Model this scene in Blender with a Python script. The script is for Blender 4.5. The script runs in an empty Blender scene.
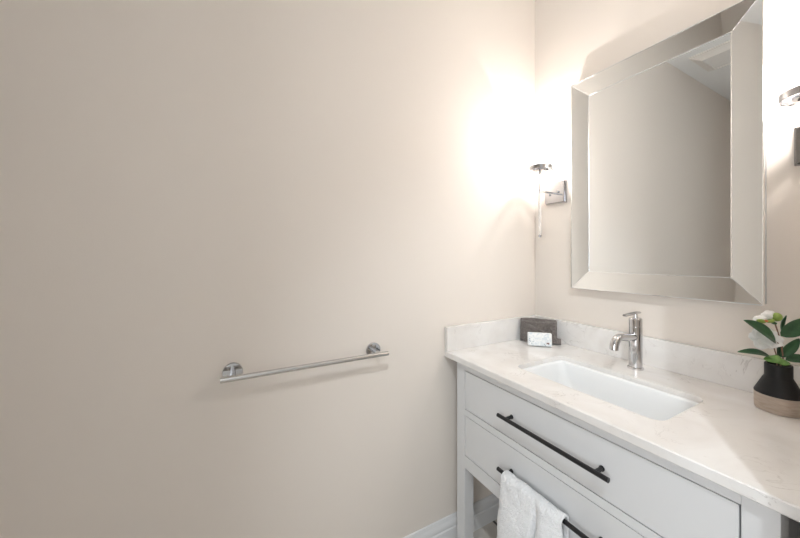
import bpy, bmesh, math, random
from mathutils import Vector, Matrix, noise
PI = math.pi
S = bpy.context.scene
C = S.collection

# ------------------------------------------------------------------ camera
cd = bpy.data.cameras.new('camera'); cam = bpy.data.objects.new('camera', cd); C.objects.link(cam)
cd.sensor_width = 36; cd.lens = 314.48 / 800 * 36; cd.shift_y = -13.34 / 800; cd.clip_start = .01
ZT = .81                                   # counter top height
cam.location = (1.0722, -1.357, ZT + .399)
cam.rotation_euler = (PI / 2, 0, math.radians(90 - 28.454))
S.camera = cam
S.view_settings.view_transform = 'Standard'; S.view_settings.look = 'None'
S.view_settings.gamma = 1; S.view_settings.use_curve_mapping = False
S.view_settings.exposure = 0.40
# ------------------------------------------------------------------ world and hallway light
w = bpy.data.worlds.new('world'); S.world = w; w.use_nodes = True
w.node_tree.nodes['Background'].inputs[0].default_value = (.9, .95, 1, 1)
w.node_tree.nodes['Background'].inputs[1].default_value = .3
SC_P = 6.2        # sconce bulbs
def lamp(name, kind, loc, power, color, size=.1, rot=(0, 0, 0), size_y=None, spot=None):
    d = bpy.data.lights.new(name, kind); d.energy = power; d.color = color
    if kind == 'AREA':
        d.size = size
        if size_y: d.shape = 'RECTANGLE'; d.size_y = size_y
    else: d.shadow_soft_size = size
    o = bpy.data.objects.new(name, d); C.objects.link(o); o.location = loc; o.rotation_euler = rot
    return o
HALL = (1.55, -1.56, 2.57)
hl = lamp('hall_ceiling_lamp', 'SPOT', (HALL[0], HALL[1], 2.585), 52, (.86, .94, 1), .018)
hl.data.spot_size = math.radians(62); hl.data.spot_blend = .7
hl.rotation_euler = Vector((-.78, 1.10, -1.785)).to_track_quat('-Z', 'Y').to_euler()
lamp('added_hall_fill', 'AREA', (1.8, -2.98, 1.45), 36, (.90, .95, 1), 1.15, (PI / 2, 0, math.radians(12)), 1.4)  # added soft fill, placed behind the invented hall window

# ------------------------------------------------------------------ helpers
def mat(name, col, rough=.5, metal=0, spec=.5, **kw):
    m = bpy.data.materials.new(name); m.use_nodes = True
    b = m.node_tree.nodes['Principled BSDF']
    b.inputs['Base Color'].default_value = (*col, 1); b.inputs['Roughness'].default_value = rough
    b.inputs['Metallic'].default_value = metal; b.inputs['Specular IOR Level'].default_value = spec
    for k, v in kw.items(): b.inputs[k.replace('_', ' ')].default_value = v
    return m
def nt(m): return m.node_tree, m.node_tree.nodes, m.node_tree.links, m.node_tree.nodes['Principled BSDF']
def objcoord(m, scale=(1, 1, 1)):
    t, n, l, b = nt(m)
    tc = n.new('ShaderNodeTexCoord'); mp = n.new('ShaderNodeMapping'); mp.inputs['Scale'].default_value = scale
    l.new(tc.outputs['Object'], mp.inputs[0]); return mp.outputs[0]
def add_noise(m, scale, c0, c1, lo=.3, hi=.7, detail=4, vec=(1, 1, 1), dist=0):
    t, n, l, b = nt(m); v = objcoord(m, vec)
    tx = n.new('ShaderNodeTexNoise'); tx.inputs['Scale'].default_value = scale; tx.inputs['Detail'].default_value = detail
    tx.inputs['Distortion'].default_value = dist
    l.new(v, tx.inputs['Vector'])
    r = n.new('ShaderNodeValToRGB'); r.color_ramp.elements[0].position = lo; r.color_ramp.elements[1].position = hi
    r.color_ramp.elements[0].color = (*c0, 1); r.color_ramp.elements[1].color = (*c1, 1)
    l.new(tx.outputs['Fac'], r.inputs[0]); l.new(r.outputs[0], b.inputs['Base Color'])
    return tx, r
def add_bump(m, scale, dist, strength=.5, detail=3):
    t, n, l, b = nt(m); v = objcoord(m)
    tx = n.new('ShaderNodeTexNoise'); tx.inputs['Scale'].default_value = scale; tx.inputs['Detail'].default_value = detail
    l.new(v, tx.inputs['Vector'])
    bp = n.new('ShaderNodeBump'); bp.inputs['Distance'].default_value = dist; bp.inputs['Strength'].default_value = strength
    l.new(tx.outputs['Fac'], bp.inputs['Height']); l.new(bp.outputs[0], b.inputs['Normal'])

def box(bm, a, b, bevel=0, seg=2):
    r = bmesh.ops.create_cube(bm, size=1)['verts']
    a, b = Vector(a), Vector(b); c = (a + b) / 2; s = b - a
    for v in r: v.co = Vector((v.co.x * s.x, v.co.y * s.y, v.co.z * s.z)) + c
    if bevel:
        es = {e for v in r for e in v.link_edges}
        bmesh.ops.bevel(bm, geom=list(es), offset=bevel, segments=seg, profile=.5, affect='EDGES')
def frame_of(d):
    d = d.normalized(); u = d.cross(Vector((0, 0, 1)))
    if u.length < 1e-4: u = Vector((1, 0, 0))
    u.normalize(); return u, d.cross(u).normalized()
def tube(bm, pts, radii, n=20, cap=True):
    pts = [Vector(p) for p in pts]
    if not isinstance(radii, (list, tuple)): radii = [radii] * len(pts)
    rings = []; pu = None
    for i, p in enumerate(pts):
        d = (pts[min(i + 1, len(pts) - 1)] - pts[max(i - 1, 0)]).normalized()
        if pu is None: u, v = frame_of(d)
        else:
            u = (pu - d * pu.dot(d)).normalized(); v = d.cross(u)
        pu = u
        rings.append([bm.verts.new(p + (u * math.cos(2 * PI * k / n) + v * math.sin(2 * PI * k / n)) * radii[i]) for k in range(n)])
    for r0, r1 in zip(rings, rings[1:]):
        for k in range(n): bm.faces.new((r0[k], r0[(k + 1) % n], r1[(k + 1) % n], r1[k]))
    if cap: bm.faces.new(rings[0][::-1]); bm.faces.new(rings[-1])
    return rings
def lathe(bm, c, prof, n=40, axis='z', cap=True):
    c = Vector(c); rings = []
    for r, h in prof:
        ring = []
        for k in range(n):
            a = 2 * PI * k / n; x, y = r * math.cos(a), r * math.sin(a)
            o = {'z': (x, y, h), 'x': (h, x, y), 'y': (y, h, x)}[axis]
            ring.append(bm.verts.new(c + Vector(o)))
        rings.append(ring)
    for r0, r1 in zip(rings, rings[1:]):
        for k in range(n): bm.faces.new((r0[k], r0[(k + 1) % n], r1[(k + 1) % n], r1[k]))
    if cap: bm.faces.new(rings[0][::-1]); bm.faces.new(rings[-1])
def offset_of(p):
    o = Vector((0, 0, 0))
    while p: o += p.location; p = p.parent
    return o
def obj(name, bm, m, parent=None, smooth=True, angle=35, label=None):
    bmesh.ops.recalc_face_normals(bm, faces=bm.faces)
    off = offset_of(parent)
    for v in bm.verts: v.co -= off
    me = bpy.data.meshes.new(name)
    if smooth:
        for f in bm.faces: f.smooth = True
        for e in bm.edges:
            if len(e.link_faces) == 2 and e.calc_face_angle(0) > math.radians(angle): e.smooth = False
    bm.to_mesh(me); bm.free(); me.materials.append(m)
    o = bpy.data.objects.new(name, me); C.objects.link(o); o.parent = parent
    if smooth and angle < 180:
        wn = o.modifiers.new('weighted', 'WEIGHTED_NORMAL'); wn.keep_sharp = True
    if label: o['label'] = label
    return o
def thing(name, label, cat, loc, group=None):
    o = bpy.data.objects.new(name, None); C.objects.link(o); o.location = loc; o.empty_display_size = .05
    o['label'] = label; o['category'] = cat
    if group: o['group'] = group
    return o
def struct(name, bm, m, smooth=False, parent=None):
    o = obj(name, bm, m, parent, smooth)
    o['kind'] = 'structure'
    return o
def B(*boxes, bevel=0):
    bm = bmesh.new()
    for a, b in boxes: box(bm, a, b, bevel)
    return bm
def arc(c, r, a0, a1, n, pl='yz', x=0):
    out = []
    for k in range(n + 1):
        a = a0 + (a1 - a0) * k / n
        out.append((c[0] + r * math.cos(a), c[1] + r * math.sin(a)))
    return out

# ------------------------------------------------------------------ materials
wallm = mat('wall_paint', (.80, .735, .668), .75, spec=.25); add_bump(wallm, 260, .0006, .25)
hallm = mat('hall_paint', (.78, .79, .79), .75, spec=.25)
ceilm = mat('ceiling_paint', (.88, .88, .87), .8, spec=.2)
trimm = mat('trim_paint', (.80, .80, .80), .35)
vanm = mat('vanity_paint', (.70, .70, .70), .34)
darkm = mat('gap_shadow', (.10, .09, .08), .8)
quartz = mat('white_quartz', (.8, .78, .76), .16)
def quartz_nodes(m):
    t, n, l, b = nt(m); v = objcoord(m)
    a = n.new('ShaderNodeTexNoise'); a.inputs['Scale'].default_value = 5; a.inputs['Detail'].default_value = 6; a.inputs['Distortion'].default_value = 1.2
    l.new(v, a.inputs['Vector'])
    r = n.new('ShaderNodeValToRGB'); e = r.color_ramp.elements
    e[0].position = .30; e[0].color = (.74, .705, .67, 1); e[1].position = .62; e[1].color = (.83, .81, .785, 1)
    l.new(a.outputs['Fac'], r.inputs[0])
    vn = n.new('ShaderNodeTexNoise'); vn.inputs['Scale'].default_value = 9; vn.inputs['Detail'].default_value = 8; vn.inputs['Distortion'].default_value = 2.0
    l.new(v, vn.inputs['Vector'])
    r2 = n.new('ShaderNodeValToRGB'); e = r2.color_ramp.elements
    e[0].position = .485; e[0].color = (0, 0, 0, 1); e[1].position = .5; e[1].color = (1, 1, 1, 1)
    x = e.new(.512); x.color = (0, 0, 0, 1)
    l.new(vn.outputs['Fac'], r2.inputs[0])
    g = n.new('ShaderNodeTexNoise'); g.inputs['Scale'].default_value = 14; l.new(v, g.inputs['Vector'])
    r3 = n.new('ShaderNodeValToRGB'); r3.color_ramp.elements[0].position = .5; r3.color_ramp.elements[1].position = .68
    l.new(g.outputs['Fac'], r3.inputs[0])
    mu = n.new('ShaderNodeMath'); mu.operation = 'MULTIPLY'; l.new(r2.outputs[0], mu.inputs[0]); l.new(r3.outputs[0], mu.inputs[1])
    mu2 = n.new('ShaderNodeMath'); mu2.operation = 'MULTIPLY'; mu2.inputs[1].default_value = .55; l.new(mu.outputs[0], mu2.inputs[0])
    mx = n.new('ShaderNodeMix'); mx.data_type = 'RGBA'
    l.new(mu2.outputs[0], mx.inputs['Factor']); l.new(r.outputs[0], mx.inputs['A']); mx.inputs['B'].default_value = (.42, .38, .35, 1)
    l.new(mx.outputs['Result'], b.inputs['Base Color'])
quartz_nodes(quartz)
ceram = mat('white_ceramic', (.86, .87, .87), .08)
chrome = mat('polished_chrome', (.60, .60, .61), .05, 1)
bchrome = mat('satin_chrome', (.58, .575, .56), .2, 1)
nickel = mat('polished_nickel', (.42, .42, .43), .07, 1)
black = mat('black_metal', (.012, .012, .013), .38)
mirror = mat('mirror_glass', (.94, .975, .99), .0, 1)
mirrorf = mat('mirror_frame_glass', (.96, .985, .99), .03, 1)
bevelm = mat('mirror_bevel_edge', (.85, .86, .87), .12, 1)
mback = mat('mirror_backing', (.55, .55, .55), .5)
terry = mat('white_terry', (.90, .905, .91), .95, spec=.1, Sheen_Weight=.4); add_bump(terry, 300, .004, 1, 3)
gterry = mat('grey_terry', (.17, .145, .13), .95, spec=.1, Sheen_Weight=.35); add_noise(gterry, 220, (.10, .088, .08), (.27, .235, .215), .3, .7)
_b = gterry.node_tree; add_bump(gterry, 300, .006, 1, 3)
tile = mat('floor_tile', (.55, .52, .48), .35)
def tile_nodes(m):
    t, n, l, b = nt(m); v = objcoord(m)
    br = n.new('ShaderNodeTexBrick'); br.offset = 0; br.inputs['Scale'].default_value = 1
    br.inputs['Brick Width'].default_value = .3; br.inputs['Row Height'].default_value = .3
    br.inputs['Mortar Size'].default_value = .006
    br.inputs['Color1'].default_value = (.62, .57, .51, 1); br.inputs['Color2'].default_value = (.66, .61, .55, 1); br.inputs['Mortar'].default_value = (.10, .09, .08, 1)
    l.new(v, br.inputs['Vector']); l.new(br.outputs['Color'], b.inputs['Base Color'])
tile_nodes(tile)
wood = mat('pale_wood', (.36, .27, .19), .6); add_noise(wood, 9, (.38, .30, .235), (.52, .44, .37), .3, .7, 6, (4, 4, 26), .6)
vblack = mat('matte_black_ceramic', (.008, .008, .0085), .5, spec=.35)
leafm = mat('dark_green_leaf', (.02, .09, .035), .42); add_noise(leafm, 40, (.012, .055, .022), (.035, .125, .045), .3, .7)
leafl = mat('light_green_leaf', (.13, .30, .07), .45); add_noise(leafl, 60, (.07, .20, .04), (.20, .38, .10), .3, .7)
budm = mat('green_bud', (.24, .36, .06), .4); add_noise(budm, 60, (.16, .27, .04), (.33, .43, .10), .3, .7)
petalm = mat('white_petal', (.88, .87, .84), .6)
orangem = mat('orange_stamen', (.5, .16, .06), .6)
stemm = mat('brown_stem', (.20, .11, .07), .6)
card = mat('soap_wrapper', (.82, .84, .84), .4)
def card_nodes(m):
    t, n, l, b = nt(m); v = objcoord(m)
    a = n.new('ShaderNodeTexNoise'); a.inputs['Scale'].default_value = 75; a.inputs['Detail'].default_value = 3; a.inputs['Distortion'].default_value = .8
    l.new(v, a.inputs['Vector'])
    r = n.new('ShaderNodeValToRGB'); e = r.color_ramp.elements
    e[0].position = .40; e[0].color = (.66, .71, .74, 1); e[1].position = .54; e[1].color = (.84, .85, .84, 1)
    l.new(a.outputs['Fac'], r.inputs[0]); l.new(r.outputs[0], b.inputs['Base Color'])
card_nodes(card)
ink = mat('grey_blue_print', (.30, .36, .40), .5)
brown = mat('brown_print', (.16, .07, .05), .5)
def shade_mat():
    m = bpy.data.materials.new('seeded_glass'); m.use_nodes = True; t = m.node_tree; n = t.nodes; l = t.links
    n.clear(); out = n.new('ShaderNodeOutputMaterial')
    tr = n.new('ShaderNodeBsdfTransparent'); tl = n.new('ShaderNodeBsdfTranslucent'); gl = n.new('ShaderNodeBsdfGlossy')
    tl.inputs[0].default_value = (1, 1, 1, 1); gl.inputs['Roughness'].default_value = .08
    # uneven drawn glass: thin and thick vertical strands round the cylinder
    tc = n.new('ShaderNodeTexCoord'); mp = n.new('ShaderNodeMapping'); mp.inputs['Scale'].default_value = (1, 1, .02)
    l.new(tc.outputs['Object'], mp.inputs[0])
    nz = n.new('ShaderNodeTexNoise'); nz.inputs['Scale'].default_value = 110; nz.inputs['Detail'].default_value = 3; l.new(mp.outputs[0], nz.inputs['Vector'])
    r = n.new('ShaderNodeValToRGB'); r.color_ramp.elements[0].position = .35; r.color_ramp.elements[1].position = .65
    r.color_ramp.elements[0].color = (.42, .42, .42, 1); r.color_ramp.elements[1].color = (1, 1, 1, 1)
    l.new(nz.outputs['Fac'], r.inputs[0])
    lw = n.new('ShaderNodeLayerWeight'); lw.inputs[0].default_value = .5
    r5 = n.new('ShaderNodeValToRGB'); e5 = r5.color_ramp.elements; e5[0].position = .72; e5[0].color = (1, 1, 1, 1); e5[1].position = .97; e5[1].color = (.38, .38, .38, 1)
    l.new(lw.outputs['Facing'], r5.inputs[0])
    mm = n.new('ShaderNodeMix'); mm.data_type = 'RGBA'; mm.blend_type = 'MULTIPLY'; mm.inputs['Factor'].default_value = 1
    l.new(r.outputs[0], mm.inputs['A']); l.new(r5.outputs[0], mm.inputs['B']); l.new(mm.outputs['Result'], tr.inputs[0]); l.new(r5.outputs[0], tl.inputs[0])
    sd = n.new('ShaderNodeTexNoise'); sd.inputs['Scale'].default_value = 420; l.new(tc.outputs['Object'], sd.inputs['Vector'])
    bp = n.new('ShaderNodeBump'); bp.inputs['Distance'].default_value = .002; l.new(sd.outputs['Fac'], bp.inputs['Height'])
    l.new(bp.outputs[0], gl.inputs['Normal'])
    m1 = n.new('ShaderNodeMixShader'); m1.inputs[0].default_value = .30; l.new(tr.outputs[0], m1.inputs[1]); l.new(tl.outputs[0], m1.inputs[2])
    m2 = n.new('ShaderNodeMixShader'); m2.inputs[0].default_value = .07; l.new(m1.outputs[0], m2.inputs[1]); l.new(gl.outputs[0], m2.inputs[2])
    l.new(m2.outputs[0], out.inputs[0]); return m
shadem = shade_mat()
def emit(name, col, s):
    m = bpy.data.materials.new(name); m.use_nodes = True; n = m.node_tree.nodes; n.clear()
    e = n.new('ShaderNodeEmission'); e.inputs[0].default_value = (*col, 1); e.inputs[1].default_value = s
    o = n.new('ShaderNodeOutputMaterial'); m.node_tree.links.new(e.outputs[0], o.inputs[0]); return m
bulbm = emit('lit_bulb', (1, .95, .88), 12)
dlm = emit('downlight_lens', (.95, .98, 1), 6)
crystal = mat('clear_rod', (.93, .93, .93), .05, 0, Transmission_Weight=.85, IOR=1.45)

# ------------------------------------------------------------------ the room
H = 2.6; D = -2.75; XR = 1.0; XH = 2.4; TH = .12
Y0, Y1, HD = -2.05, -.695, 2.6           # doorway in the right wall
struct('floor', B(((-.12, D - .12, -.1), (XH + .12, .12, 0))), tile)
struct('ceiling', B(((-.12, D - .12, H), (XH + .12, .12, H + .1))), ceilm)
struct('wall_left', B(((-.12, D - .12, 0), (0, .12, H))), wallm)
struct('wall_back', B(((0, 0, 0), (XH, .12, H))), wallm)
WX0, WX1, WZ0, WZ1 = 1.22, 2.34, .78, 2.12      # unseen hallway window, added to let the fill light in
struct('wall_front', B(((0, D - .12, 0), (WX0, D, H)), ((WX1, D - .12, 0), (XH, D, H)), ((WX0, D - .12, 0), (WX1, D, WZ0)), ((WX0, D - .12, WZ1), (WX1, D, H))), wallm)
ya, yb_ = D - .08, D - .04
wf = struct('added_window_1', B(((WX0, ya, WZ0), (WX0 + .045, yb_, WZ1)), ((WX1 - .045, ya, WZ0), (WX1, yb_, WZ1)), ((WX0, ya, WZ0), (WX1, yb_, WZ0 + .045)), ((WX0, ya, WZ1 - .045), (WX1, yb_, WZ1)), ((WX0, ya, 1.43), (WX1, yb_, 1.47))), trimm)  # frame of the added window, out of view
struct('wall_right', B(((XR, Y1, 0), (XR + TH, 0, H)), ((XR, D, 0), (XR + TH, Y0, H))), wallm)
struct('wall_far', B(((XH, D - .12, 0), (XH + .12, .12, H))), hallm)
# door casing round the opening, room side
struct('trim_1', B(((XR - .016, Y1 + .006, 0), (XR, Y1 + .066, H)), ((XR - .016, Y0 - .066, 0), (XR, Y0 - .006, H))), trimm)
def baseboard(name, a, b, n):               # profile extruded from a to b, standing off the wall along n
    prof = [(0, 0), (.015, 0), (.015, .062), (.0115, .066), (.0115, .070), (.0135, .074), (.0125, .086), (.009, .092), (.007, .096), (.007, .104), (.005, .109), (0, .110)]
    a, b, n = Vector(a), Vector(b), Vector(n); bm = bmesh.new(); rr = []
    for p in (a, b): rr.append([bm.verts.new(p + n * d + Vector((0, 0, z))) for d, z in prof])
    k = len(prof)
    for i in range(k): bm.faces.new((rr[0][i], rr[0][(i + 1) % k], rr[1][(i + 1) % k], rr[1][i]))
    bm.faces.new(rr[0][::-1]); bm.faces.new(rr[1])
    struct(name, bm, trimm, True)
baseboard('baseboard_left', (0, D, 0), (0, 0, 0), (1, 0, 0))
baseboard('baseboard_back', (.015, 0, 0), (XR, 0, 0), (0, -1, 0))
baseboard('baseboard_front', (.015, D, 0), (XR, D, 0), (0, 1, 0))
baseboard('baseboard_right', (XR, Y0 - .066, 0), (XR, D + .015, 0), (-1, 0, 0))

# ceiling fan cover, seen in the mirror
t = thing('ceiling_vent_cover', 'square white ceiling vent cover with stepped frame, seen reflected in the mirror', 'vent', (.26, -1.70, H))
bm = bmesh.new(); cx, cy, h = .26, -1.70, .165
def sqring(bm, h, z): return [bm.verts.new((cx + sx * h, cy + sy * h, z)) for sx, sy in ((-1, -1), (1, -1), (1, 1), (-1, 1))]
rs = [sqring(bm, *q) for q in ((h, H), (h, H - .006), (h - .012, H - .010), (h - .050, H - .034), (h - .056, H - .034), (h - .058, H - .022))]
for a, b in zip(rs, rs[1:]):
    for k in range(4): bm.faces.new((a[k], a[(k + 1) % 4], b[(k + 1) % 4], b[k]))
ventm = mat('vent_plastic', (.80, .77, .73), .5)
obj('frame', bm, ventm, t, False)
obj('panel', B(((cx - h + .0575, cy - h + .0575, H - .028), (cx + h - .0575, cy + h - .0575, H - .016))), mat('vent_panel', (.82, .80, .77), .5), t, False)
# hallway downlight
t = thing('ceiling_light', 'small round recessed downlight in the hallway ceiling', 'light', (HALL[0], HALL[1], H))
bm = bmesh.new(); lathe(bm, (HALL[0], HALL[1], H), [(.05, -.002), (.052, -.010), (.072, -.012), (.076, 0)], 32, cap=False); obj('trim_ring', bm, trimm, t)
bm = bmesh.new(); lathe(bm, (HALL[0], HALL[1], H), [(.05, -.0015), (.05, -.0005)], 32); obj('lens', bm, dlm, t)

# ------------------------------------------------------------------ vanity
YF = -.5644; YC = -.5445                   # counter front, cabinet face
LX = (.059, .106); RX = (.866, .913); BY = -.025
v = thing('vanity_cabinet', 'light grey painted open-leg vanity with two wide drawers and black bar pulls', 'vanity', (.486, -.285, 0))
def zc(d): return ZT + d
for (a, b) in (LX, RX):
    for (y0, y1) in ((YC, YC + .046), (BY - .046, BY)):
        obj('leg', B(((a, y0, 0), (b, y1, zc(-.0245))), bevel=.0015), vanm, v)
for (a, b) in (LX, RX):
    obj('side_panel', B(((a + .006, YC + .046, zc(-.435)), (b - .015, BY - .046, zc(-.0245)))), vanm, v)
obj('back_panel', B(((LX[1], BY - .02, zc(-.435)), (RX[0], BY - .004, zc(-.0245)))), vanm, v)
obj('bottom_panel', B(((LX[1] - .02, YC + .02, zc(-.418)), (RX[0] + .02, BY - .02, zc(-.405)))), vanm, v)
obj('rail', B(((LX[1], YC, zc(-.051)), (RX[0], YC + .02, zc(-.0245)))), vanm, v)
obj('rail', B(((LX[1], YC, zc(-.2275)), (RX[0], YC + .02, zc(-.2045)))), vanm, v)
obj('rail', B(((LX[1], YC, zc(-.435)), (RX[0], YC + .02, zc(-.3865)))), vanm, v)
def drawer(z0, z1, hz):
    g = .0028
    d = obj('drawer', B(((LX[1] + g, YC + .0005, zc(z0) + g), (RX[0] - g, YC + .019, zc(z1) - g)), bevel=.0012), vanm, v)
    # carcass box behind the front, joined visually to it
    bm = bmesh.new(); x0, x1 = .310, .657; yb = YC - .031
    tube(bm, [(x0, yb, zc(hz)), (x1, yb, zc(hz))], .0062, 20)
    hnd = obj('handle', bm, black, d, label='black round bar pull')
    for x in (.341, .625):
        bm = bmesh.new(); tube(bm, [(x, YC + .001, zc(hz)), (x, yb, zc(hz))], .0052, 16)
        lathe(bm, (x, YC, zc(hz)), [(.0068, 0), (.0068, -.003)], 16, 'y'); obj('post', bm, black, hnd)
drawer(-.2045, -.051, -.1285)
drawer(-.3865, -.2275, -.3065)

# countertop with a rounded rectangular opening
def rrect(x0, x1, y0, y1, r, n=6):
    out = []
    for cx, cy, a0 in ((x1 - r, y1 - r, 0), (x0 + r, y1 - r, PI / 2), (x0 + r, y0 + r, PI), (x1 - r, y0 + r, 1.5 * PI)):
        for k in range(n + 1):
            a = a0 + PI / 2 * k / n; out.append((cx + r * math.cos(a), cy + r * math.sin(a)))
    return out
SX0, SX1, SY0, SY1 = .270, .709, -.450, -.190
TC = .0245
def counter():
    bm = bmesh.new(); c = .0025
    def loop(pts, z):
        vs = [bm.verts.new((x, y, z)) for x, y in pts]; return vs
    def rect(i): return [(.0015 + 0, YF + i), (XR - .0015, YF + i), (XR - .0015, -.0015), (.0015, -.0015)]
    hole = rrect(SX0, SX1, SY0, SY1, .030)
    holeb = rrect(SX0 - c / 2, SX1 + c / 2, SY0 - c / 2, SY1 + c / 2, .030)
    def bridge(a, b):
        for k in range(len(a)): bm.faces.new((a[k], a[(k + 1) % len(a)], b[(k + 1) % len(b)], b[k]))
    o1 = loop(rect(c), ZT); o2 = loop(rect(0), ZT - c); o3 = loop(rect(0), ZT - TC + c); o4 = loop(rect(c), ZT - TC)
    h1 = loop(holeb, ZT); h2 = loop(hole, ZT - c); h3 = loop(hole, ZT - TC + .001); h4 = loop(hole, ZT - TC)
    bridge(o1, o2); bridge(o2, o3); bridge(o3, o4); bridge(h1, h2); bridge(h2, h3); bridge(h3, h4)
    for o, h in ((o1, h1), (o4, h4)):
        es = [bm.edges.get((o[k], o[(k + 1) % len(o)])) for k in range(len(o))] + [bm.edges.get((h[k], h[(k + 1) % len(h)])) for k in range(len(h))]
        bmesh.ops.triangle_fill(bm, use_beauty=True, edges=es)
    return bm
ct = thing('countertop', 'white quartz countertop with a cut-out for the sink and low splashes on two sides', 'countertop', (.5, -.28, zc(-TC)))
obj('slab', counter(), quartz, ct)
obj('side_splash', B(((.0015, YF + .001, ZT), (.0205, -.0215, ZT + .1016)), bevel=.0015), quartz, ct)
obj('backsplash', B(((.0015, -.0213, ZT), (XR - .0015, -.0015, ZT + .1016)), bevel=.0015), quartz, ct)

# undermount sink
sk = thing('sink', 'white rectangular undermount basin sunk in the quartz counter', 'sink', ((SX0 + SX1) / 2, (SY0 + SY1) / 2, zc(-TC - .15)))
def basin():
    bm = bmesh.new(); Ls = []
    def add(i, z, r, iy=None):
        iy = i if iy is None else iy
        Ls.append([bm.verts.new((x, y, z)) for x, y in rrect(SX0 + i, SX1 - i, SY0 + iy, SY1 - iy, r)])
    zt = zc(-TC)
    add(-.022, zt - .0005, .045); add(-.002, zt - .0005, .032); add(.001, zt - .004, .032); add(.006, zt - .03, .034, .004)
    add(.020, zt - .075, .045, .013); add(.040, zt - .105, .055, .030); add(.075, zt - .120, .05, .055); add(.13, zt - .126, .04, .085); add(.19, zt - .129, .03, .11)
    for a, b in zip(Ls, Ls[1:]):
        for k in range(len(a)): bm.faces.new((a[k], a[(k + 1) % len(a)], b[(k + 1) % len(b)], b[k]))
    bm.faces.new(Ls[-1])
    return bm
bo = obj('basin', basin(), ceram, sk, angle=80)
sm = bo.modifiers.new('solid', 'SOLIDIFY'); sm.thickness = .009; sm.offset = 1
bm = bmesh.new(); lathe(bm, ((SX0 + SX1) / 2, (SY0 + SY1) / 2, zc(-TC) - .129), [(.022, 0), (.022, .003), (.017, .005), (.006, .006)], 32); obj('drain', bm, chrome, sk)

# faucet
FX, FY = .491, -.094
f = thing('faucet', 'polished chrome single-hole faucet with a lever on top, behind the sink', 'faucet', (FX, FY, ZT))
bm = bmesh.new(); lathe(bm, (FX, FY, ZT), [(.0235, 0), (.0245, .0015), (.0245, .005), (.0225, .0075), (.0195, .008)], 40); obj('base_ring', bm, chrome, f)
bm = bmesh.new(); lathe(bm, (FX, FY, ZT), [(.0198, .006), (.0198, .1485), (.0192, .1495), (.0192, .1505), (.0198, .1515), (.0198, .176), (.0165, .179), (.006, .180)], 44); obj('body', bm, chrome, f)
bm = bmesh.new()
pts = [(FX, FY - .010, ZT + .112), (FX, FY - .05, ZT + .1165), (FX, FY - .100, ZT + .1225)] + \
      [(FX, FY - .104 - .033 * math.sin(a), ZT + .0895 + .033 * math.cos(a)) for a in [PI / 2 * k / 9 for k in range(1, 10)]] + [(FX, FY - .1375, ZT + .086)]
tube(bm, pts, .0128, 28); obj('spout', bm, chrome, f)
bm = bmesh.new(); lathe(bm, (FX, FY - .1375, ZT), [(.0085, .0855), (.0104, .085), (.0104, .0865)], 24); obj('aerator', bm, bchrome, f)
bm = bmesh.new(); tube(bm, [(FX, FY, ZT + .178), (FX, FY, ZT + .192)], [.0075, .0060], 20); obj('lever_neck', bm, chrome, f)
bm = bmesh.new()
rings = []
for y, z, wd, th in ((FY + .024, .1965, .007, .0035), (FY + .020, .1965, .0085, .0045), (FY, .197, .0085, .0050), (FY - .04, .1955, .0080, .0050), (FY - .070, .194, .0072, .0044), (FY - .074, .1938, .0055, .0030)):
    rings.append([bm.verts.new((FX + wd * math.cos(a), y, ZT + z + th * math.sin(a))) for a in [2 * PI * k / 20 for k in range(20)]])
for a, b in zip(rings, rings[1:]):
    for k in range(20): bm.faces.new((a[k], a[(k + 1) % 20], b[(k + 1) % 20], b[k]))
bm.faces.new(rings[0]); bm.faces.new(rings[-1]); obj('lever', bm, chrome, f)

# ------------------------------------------------------------------ mirror
MX0, MX1, MZ0, MZ1 = .217, .781, ZT + .2592, ZT + 1.1435
IX0, IX1, IZ0, IZ1 = .286, .7145, ZT + .3325, ZT + 1.0735
YO, YI = -.038, -.0275
mr = thing('wall_mirror', 'large rectangular mirror with a wide silvery mirrored border, hanging above the faucet', 'mirror', (.5, 0, MZ0))
obj('backing', B(((MX0 + .001, -.022, MZ0 + .001), (MX1 - .001, -.0005, MZ1 - .001))), mback, mr)
obj('mirror_pane', B(((IX0 - .001, -.0262, IZ0 - .001), (IX1 + .001, -.0222, IZ1 + .001))), mirror, mr, False)
O = [(MX0, MZ0), (MX1, MZ0), (MX1, MZ1), (MX0, MZ1)]; I = [(IX0, IZ0), (IX1, IZ0), (IX1, IZ1), (IX0, IZ1)]
for k in range(4):
    o0, o1, i1, i0 = O[k], O[(k + 1) % 4], I[(k + 1) % 4], I[k]
    def lerp(a, b, t): return (a[0] + (b[0] - a[0]) * t, a[1] + (b[1] - a[1]) * t)
    bm = bmesh.new()
    fr = [bm.verts.new((p[0], y, p[1])) for p, y in ((o0, YO), (o1, YO), (i1, YI), (i0, YI))]
    bk = [bm.verts.new((p[0], -.0222, p[1])) for p in (o0, o1, i1, i0)]
    bm.faces.new(fr); bm.faces.new(bk[::-1])
    for j in range(4): bm.faces.new((fr[j], fr[(j + 1) % 4], bk[(j + 1) % 4], bk[j]))
    p = obj('frame_strip', bm, mirrorf, mr, False)
    # polished edge lines: outer lip, inner lip, mitre
    bm = bmesh.new(); W = .0016
    def v3(q, y): return Vector((q[0], y, q[1]))
    tube(bm, [v3(o0, YO), v3(o1, YO)], W, 8)
    obj('polished_edge', bm, bevelm, p)
    bm = bmesh.new(); tube(bm, [v3(i0, YI), v3(i1, YI)], W * .85, 8); obj('polished_edge', bm, bevelm, p)
    bm = bmesh.new(); tube(bm, [v3(o0, YO + .0006), v3(i0, YI + .0006)], .0011, 8); obj('mitre_line', bm, bevelm, p)

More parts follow.
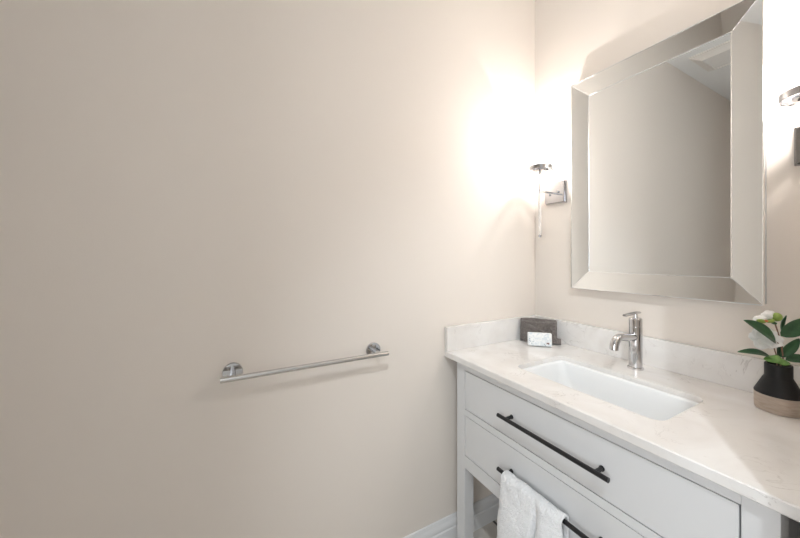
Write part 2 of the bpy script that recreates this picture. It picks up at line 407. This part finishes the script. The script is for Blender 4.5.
# ------------------------------------------------------------------ sconces
def sconce(x):
    y = -.12; z = ZT
    t = thing('wall_sconce', 'chrome wall sconce with a glass cylinder shade, left of the mirror near the corner', 'sconce', (x, 0, z + .69), 'sconces flanking the mirror')
    bp = obj('backplate', B(((x - .052, -.010, z + .642), (x + .052, -.0005, z + .746)), ((x - .047, -.024, z + .647), (x + .047, -.010, z + .741)), bevel=.002), nickel, t)
    for dx, dz in ((-.022, -.004), (.022, .004)):
        bm = bmesh.new(); lathe(bm, (x + dx, -.024, z + .69 + dz), [(.005, .001), (.005, -.007), (.003, -.009)], 16, 'y'); obj('screw', bm, nickel, bp)
    bm = bmesh.new(); tube(bm, [(x, -.022, z + .690), (x, y, z + .690)], .0038, 14); obj('arm', bm, nickel, t)
    bm = bmesh.new(); lathe(bm, (x, y, z), [(.0045, .682), (.0062, .684), (.0062, .698), (.0042, .700), (.0034, .702), (.0034, .776), (.008, .778), (.010, .788)], 20); obj('stem', bm, nickel, t)
    bm = bmesh.new(); lathe(bm, (x, y, z), [(.0030, .488), (.0062, .490), (.0066, .500), (.0066, .680), (.004, .684)], 20); rd = obj('drop_rod', bm, crystal, t)
    bm = bmesh.new(); lathe(bm, (x, y, z), [(.0045, .482), (.0064, .484), (.0064, .492), (.004, .493)], 20); obj('end_cap', bm, nickel, rd)
    z -= .007
    bm = bmesh.new(); lathe(bm, (x, y, z), [(.010, .7870), (.033, .7875), (.036, .789), (.036, .796), (.030, .798), (.010, .798)], 44); obj('disc', bm, nickel, t)
    bm = bmesh.new(); lathe(bm, (x, y, z), [(.0555, .790), (.0565, .791), (.0565, .808), (.0555, .809), (.0540, .808), (.0540, .791), (.0555, .790)], 56, cap=False)
    for k in range(3):
        a = k * 2 * PI / 3 + .4; tube(bm, [(x + .034 * math.cos(a), y + .034 * math.sin(a), z + .7925), (x + .055 * math.cos(a), y + .055 * math.sin(a), z + .7925)], .0022, 8)
    obj('ring', bm, nickel, t)
    bm = bmesh.new(); lathe(bm, (x, y, z), [(.0525, .795), (.0525, .972)], 64, cap=False); obj('lamp_shade', bm, shadem, t)
    bm = bmesh.new(); lathe(bm, (x, y, z), [(.013, .797), (.013, .832), (.009, .834)], 24); sc = obj('socket', bm, nickel, t)
    bm = bmesh.new(); lathe(bm, (x, y, z), [(.007, .833), (.012, .842), (.0165, .858), (.0165, .868), (.010, .876), (.003, .878)], 24); bl = obj('bulb', bm, bulbm, sc)
    return t
s0 = sconce(.121)
def copy_tree(o, parent=None):
    c = o.copy(); C.objects.link(c); c.parent = parent
    for ch in list(o.children): copy_tree(ch, c)
    return c
s1 = copy_tree(s0); s1.location.x = .883
s1['label'] = 'chrome wall sconce with a glass cylinder shade, right of the mirror at the photo edge'
for x in (.121, .883):
    lamp('sconce_lamp', 'POINT', (x, -.12, ZT + .893), SC_P, (1, .97, .955), .005)

# ------------------------------------------------------------------ towel bar
ZB = ZT + .050; BX = .062
tb = thing('towel_bar', 'chrome towel bar on round mounts, fixed to the beige left wall', 'towel bar', (0, -1.12, ZB))
bm = bmesh.new(); tube(bm, [(BX, -1.380, ZB), (BX, -.858, ZB)], .0078, 24); bmesh.ops.bevel(bm, geom=[e for e in bm.edges if any(len(f.verts) > 4 for f in e.link_faces)], offset=.001, segments=2, affect='EDGES'); obj('bar', bm, bchrome, tb)
for y in (-1.349, -.890):
    bm = bmesh.new(); lathe(bm, (0, y, ZB), [(.028, .0005), (.028, .006), (.0265, .008), (.008, .009)], 44, 'x'); fl = obj('mounting_flange', bm, chrome, tb)
    bm = bmesh.new(); lathe(bm, (0, y, ZB), [(.0085, .008), (.0085, .050), (.0078, BX)], 24, 'x'); obj('post', bm, chrome, fl)

# ------------------------------------------------------------------ white hand towel on the lower handle
def hand_towel():
    zb = zc(-.3065); yb = YC - .031; n = 96; bm = bmesh.new(); rows = []
    path = [('b', k / 15) for k in range(16)] + [('t', k / 12) for k in range(1, 12)] + [('f', k / 84) for k in range(85)]
    for kind, t in path:
        row = []
        for i in range(n + 1):
            s = i / n
            x = .343 + .206 * s
            c0 = .62 - .10 * (t if kind == 'f' else 0)          # the fold wanders to the left as it drops
            g = lambda m, w: math.exp(-((s - m) / w) ** 2)
            fold = -g(c0, .045) * .026 + g(c0 + .17, .13) * .018 + g(.24, .20) * .010 - g(0, .05) * .008 - g(1, .06) * .012
            if kind == 'b': y = yb + .0135; z = zb - .20 * (1 - t); A = 0
            elif kind == 't':
                a = PI * t; y = yb + .0135 * math.cos(a) - (.0045 * t); z = zb + .0145 * math.sin(a); A = .15 * t
            else: y = yb - .018 - .014 * min(1, t * 3); z = zb - .33 * t; A = .15 + .85 * min(1, t * 3.2)
            if kind == 'f':
                x += (s - .30) * .036 * t + .002 * math.sin(9 * t)
            y -= fold * A
            q = Vector((x, y, z))
            dn = noise.noise(q * 45) * .0022 + noise.noise(q * 150) * .0018 + noise.noise(q * 330) * .0016
            if kind != 'b': y -= dn
            if kind == 't': z += dn * .9 + .003 * noise.noise(Vector((x * 30, 0, 3)))
            row.append(bm.verts.new((x, y, z)))
        rows.append(row)
    for a, b in zip(rows, rows[1:]):
        for i in range(n): bm.faces.new((a[i], a[i + 1], b[i + 1], b[i]))
    return bm
ht = obj('hand_towel', hand_towel(), terry, None, angle=180)
ht['label'] = 'white terry hand towel hanging over the lower black drawer pull'; ht['category'] = 'towel'
m_ = ht.modifiers.new('solid', 'SOLIDIFY'); m_.thickness = .0065; m_.offset = 0
m_ = ht.modifiers.new('sub', 'SUBSURF'); m_.levels = 1; m_.render_levels = 1

# ------------------------------------------------------------------ folded grey towel leaning in the corner
def slab_fold(bm, M, Wd, Ht, layers, T, seed, droop=0):
    """towel folded in layers: one closed shape with rounded folds, laid out along x (width) and z (height)"""
    n, mz = 34, 22
    def P(sx, sz, sy):
        x = (sx - .5) * Wd; z = sz * Ht; ed = min(sz, 1 - sz) * Ht; ex = min(sx, 1 - sx) * Wd
        rr = T / 2
        rnd = math.sqrt(max(0, 1 - (1 - min(1, ed / rr)) ** 2)) if ed < rr else 1
        rx = math.sqrt(max(0, 1 - (1 - min(1, ex / (rr * .7))) ** 2)) if ex < rr * .7 else 1
        y = sy * rr * rnd * (.55 + .45 * rx)
        q = Vector((x, y + seed, z)); d = noise.noise(q * 30) * .0045 + noise.noise(q * 90) * .0022 + noise.noise(q * 300) * .0008
        z += .004 * math.sin(x * 25 + seed) * sz - droop * (sx - .5) * sz
        return M @ Vector((x, y + sy * d, z))
    A = [[bm.verts.new(P(i / n, j / mz, -1)) for i in range(n + 1)] for j in range(mz + 1)]
    Bk = [[bm.verts.new(P(i / n, j / mz, 1)) for i in range(n + 1)] for j in range(mz + 1)]
    for j in range(mz):
        for i in range(n):
            bm.faces.new((A[j][i], A[j][i + 1], A[j + 1][i + 1], A[j + 1][i])); bm.faces.new((Bk[j][i], Bk[j + 1][i], Bk[j + 1][i + 1], Bk[j][i + 1]))
    for j in range(mz):
        bm.faces.new((A[j][0], A[j + 1][0], Bk[j + 1][0], Bk[j][0])); bm.faces.new((A[j][n], Bk[j][n], Bk[j + 1][n], A[j + 1][n]))
    for i in range(n):
        bm.faces.new((A[0][i], Bk[0][i], Bk[0][i + 1], A[0][i + 1])); bm.faces.new((A[mz][i], A[mz][i + 1], Bk[mz][i + 1], Bk[mz][i]))
def place(x, y, z, rz, tilt, roll=0): return Matrix.Translation((x, y, z)) @ Matrix.Rotation(rz, 4, 'Z') @ Matrix.Rotation(tilt, 4, 'X') @ Matrix.Rotation(roll, 4, 'Y')
TR = math.radians(38); tx, ty = math.cos(TR), math.sin(TR)
def tw(al, out): return (.091 + tx * al + ty * out, -.086 + ty * al - tx * out, ZT + .002)
bm = bmesh.new()
slab_fold(bm, place(*tw(-.002, 0), TR, -.17), .152, .098, 3, .016, 1)
slab_fold(bm, place(*tw(-.004, .013), TR, -.17), .156, .101, 3, .016, 2)
slab_fold(bm, place(*tw(-.006, .027), TR, -.17), .150, .096, 3, .016, 5)
slab_fold(bm, place(*tw(.004, .041), TR, -.20), .140, .060, 3, .017, 3, .05)
slab_fold(bm, place(*tw(.064, .040), TR, -.25), .050, .032, 3, .026, 4)
gt = obj('folded_towel', bm, gterry, None, angle=180); gt['label'] = 'dark grey terry washcloth folded and leaning in the counter corner behind the soap'; gt['category'] = 'towel'

# wrapped soap bar standing in front of it
SR = math.atan2(.069, .067)
sp = thing('soap_box', 'small white wrapped soap with pale blue floral print leaning on the grey towel', 'soap', (.1505, -.1635, ZT))
Msp = place(.1505, -.1600, ZT + .002, SR, -.16)
bm = bmesh.new(); box(bm, (-.049, -.010, 0), (.049, .010, .058), .0055, 4); bm.transform(Msp); obj('wrapper', bm, card, sp)
def patch(name, pts, m, par, y=-.0104, th=.0006):
    bm = bmesh.new(); a = [bm.verts.new((x, y, z)) for x, z in pts]; b = [bm.verts.new((x, y + th, z)) for x, z in pts]
    bm.faces.new(a); bm.faces.new(b[::-1]); k = len(pts)
    for i in range(k): bm.faces.new((a[i], b[i], b[(i + 1) % k], a[(i + 1) % k]))
    bm.transform(Msp); return obj(name, bm, m, par, False)
patch('butterfly_print', [(.024, .018), (.027, .0145), (.0265, .010), (.031, .0125), (.035, .009), (.0385, .011), (.037, .0165), (.0405, .0185), (.033, .0165), (.031, .018), (.029, .016)], brown, sp)
random.seed(5)
for cx_, cz_ in ((-.041, .030), (-.043, .022), (-.037, .019), (-.028, .018), (-.033, .011), (.018, .009), (.022, .006)):
    k = 7; ph = random.random() * 6
    patch('floral_print', [(cx_ + (.0016 + .0012 * (j % 2)) * math.cos(ph + 2 * PI * j / 8), cz_ + (.0018 + .0016 * (j % 2)) * math.sin(ph + 2 * PI * j / 8)) for j in range(8)], ink, sp)

# ------------------------------------------------------------------ vase and flowers
VX, VY = .8244, -.1135
vs = thing('vase', 'squat matte black vase with a pale wood base band, right of the faucet', 'vase', (VX, VY, ZT))
bm = bmesh.new(); lathe(bm, (VX, VY, ZT), [(.0385, 0), (.0415, .0015), (.0425, .010), (.0428, .043), (.040, .0432)], 56); obj('wood_base', bm, wood, vs, label='pale wood base band')
bm = bmesh.new(); lathe(bm, (VX, VY, ZT), [(.036, .0435), (.0428, .0432), (.0432, .0455), (.0415, .0495), (.0285, .0800), (.0252, .0860), (.0245, .089), (.0245, .1185), (.0240, .1200), (.0205, .1200), (.0200, .100), (.018, .095)], 56); obj('vessel', bm, vblack, vs, label='matte black upper body')
F_ = Vector((-.8792, .4765, 0)); R_ = Vector((.4765, .8792, 0)); Zu = Vector((0, 0, 1)); V0 = Vector((VX, VY, ZT))
def L(r, z, d=0): return V0 + R_ * r + Zu * z - F_ * d       # r: along the counter to the right, z: up, d: out towards the room
fl = thing('flower_stem', 'camellia spray with white blooms and dark green leaves standing in the black vase', 'flower', (VX, VY, ZT + .10))
def leaf(base, tip, wd, nrm, m, droop=.0, cup=.25, name='leaf', wav=0, w0=.42):
    base, tip, nrm = Vector(base), Vector(tip), Vector(nrm)
    ax = tip - base; ln = ax.length; ax.normalize(); nrm = (nrm - ax * nrm.dot(ax)).normalized(); sd = ax.cross(nrm)
    bm = bmesh.new(); n, k = 18, 8; rows = []
    for i in range(n + 1):
        t = i / n; hw = wd / 2 * (math.sin(PI * t ** (math.log(.5) / math.log(w0))) ** .75 if 0 < t < 1 else 0) + .0004
        row = []
        for j in range(k + 1):
            s = 2 * j / k - 1
            p = base + ax * (ln * t) + sd * (s * hw) + nrm * (cup * hw * (abs(s) ** 1.4) + droop * ln * math.sin(PI * t) + wav * hw * math.sin(t * 14 + s * 2) * abs(s) - (.0006 if j == k // 2 else 0))
            row.append(bm.verts.new(p))
        rows.append(row)
    for a, b in zip(rows, rows[1:]):
        for j in range(k): bm.faces.new((a[j], a[j + 1], b[j + 1], b[j]))
    bmesh.ops.recalc_face_normals(bm, faces=bm.faces)
    f = bmesh.new(); me = bpy.data.meshes.new('tmp'); bm.to_mesh(me); f.from_mesh(me); bm.free()
    o = obj(name, f, m, fl, angle=180); md = o.modifiers.new('solid', 'SOLIDIFY'); md.thickness = .0007; return o
def U(u, v, dd=0):                          # helper for the drawing table below: position relative to the vase axis
    Dv = .8103 - dd
    return L((u - 778.5) / 314.48 * Dv + (0 if not dd else (378.5 / 314.48) * (Dv - .8103)), .399 - (v - 255.66) / 314.48 * Dv, dd)
toward = -F_ * 1.0 + Zu * .5
leaf(U(776, 342, .012), U(743.9, 320.2, .022), .036, toward + R_ * .3, leafm, .05, .25)
leaf(U(773, 358.5, .018), U(737.5, 351.8, .022), .022, -F_ * .6 + Zu * 1.0, leafm, .10, .2)
leaf(U(781, 336, .010), U(812, 318, .02), .034, toward - R_ * .1, leafm, .06, .2)
leaf(U(781, 357, .006), U(799.5, 338.5, .012), .021, toward * 1.0 - R_ * .3, leafm, .04, .3)
leaf(U(786, 360, .016), U(812, 360, .02), .024, -F_ * .8 + Zu * 1.0, leafm, .10, .2)
leaf(U(779, 358, -.008), U(778.5, 340, -.012), .016, toward, leafm, .03, .3)
leaf(U(782, 332, -.004), U(786.5, 315.5, -.002), .017, toward + R_ * .5, leafm, -.12, .5)
# light bract flopping over the rim
leaf(U(790.5, 363.5, .026), U(763.5, 359.0, .026), .026, Zu * 1 - F_ * .9, leafl, .14, -.25, wav=.18, w0=.5)
def stem(pts, r, m=stemm):
    bm = bmesh.new(); tube(bm, pts, r, 10); return obj('stem', bm, m, fl)
stem([L(0, .098, 0), U(783, 358, .006), U(781.3, 343, .008), U(777.5, 331, .008), U(774.5, 322, .006)], [.0017, .0017, .0015, .0014, .0016])
stem([L(-.004, .100, .002), U(776, 354, .01), U(773.5, 346.5, .006), U(770, 342, -.004)], [.0012, .0012, .0011, .0011])
stem([U(781, 345, .008), U(777, 342.5, .012), U(775, 341, .012)], .0011)
def bloom(c, nrm, r, npet, seed, open_=.6, name='flower'):
    random.seed(seed); c, nrm = Vector(c), Vector(nrm).normalized(); a, b = frame_of(nrm); bm = bmesh.new()
    for ring, (cnt, ro, lift) in enumerate(((npet, 1.0, .25), (max(3, npet - 2), .72, .55))):
        for k in range(cnt):
            an = 2 * PI * (k + .5 * ring) / cnt + random.uniform(-.2, .2); dr = a * math.cos(an) + b * math.sin(an); sd = nrm.cross(dr)
            R = r * ro * random.uniform(.88, 1.1); rows = []; n, m_ = 8, 6
            for i in range(n + 1):
                t = i / n; hw = R * .52 * math.sin(PI * (.08 + .84 * t) ** .85) ** .6; row = []
                for j in range(m_ + 1):
                    s = 2 * j / m_ - 1
                    p = c + dr * (R * t) + sd * (s * hw) + nrm * (R * (lift * t ** 1.6 * open_ * 1.4 + .22 * (s * s) * t - .10 * max(0, t - .75) * 4) + .0012 * math.sin(s * 5 + seed + k))
                    row.append(bm.verts.new(p))
                rows.append(row)
            for x, y in zip(rows, rows[1:]):
                for j in range(m_): bm.faces.new((x[j], x[j + 1], y[j + 1], y[j]))
    me = bpy.data.meshes.new('tmp'); bm.to_mesh(me); g = bmesh.new(); g.from_mesh(me); bm.free()
    o = obj(name, g, petalm, fl, angle=180); md = o.modifiers.new('solid', 'SOLIDIFY'); md.thickness = .0008; return o
bloom(U(764, 338.5, -.006), -R_ * .5 - F_ * .9 + Zu * .25, .030, 6, 3, .7)
# upper bloom: closed white petals with sepals and a round bud
def blob(name, c, s, m, rz=0, par=None, lump=0):
    bm = bmesh.new(); bmesh.ops.create_uvsphere(bm, u_segments=28, v_segments=18, radius=1)
    M = Matrix(((R_.x, -F_.x, 0), (R_.y, -F_.y, 0), (0, 0, 1))).to_4x4()
    for q in bm.verts:
        d = 1 + lump * noise.noise(q.co * 1.6 + Vector(c) * 90)
        q.co = Matrix.Rotation(rz, 3, 'Y') @ Vector((q.co.x * s[0] * d, q.co.y * s[1] * d, q.co.z * s[2] * d))
    bm.transform(M); bmesh.ops.translate(bm, verts=bm.verts, vec=Vector(c))
    return obj(name, bm, m, par or fl, angle=180)
uf = blob('flower', U(769.5, 315.5, .004), (.0155, .012, .0115), petalm, .15, lump=.3)
blob('flower', U(760.5, 319, .008), (.0140, .010, .0085), petalm, -.25, lump=.3)
blob('sepal', U(761.5, 321.2, .016), (.0120, .005, .0050), budm, .12, lump=.2)
blob('sepal', U(770.5, 321.0, .016), (.0100, .005, .0045), budm, -.2, lump=.2)
blob('stamen', U(766.3, 321.0, .0205), (.0042, .003, .0030), orangem, .1)
blob('bud', U(776.6, 317.0, .014), (.0110, .0100, .0110), budm)
blob('sepal', U(774, 323, .012), (.006, .005, .0035), leafm, .3)
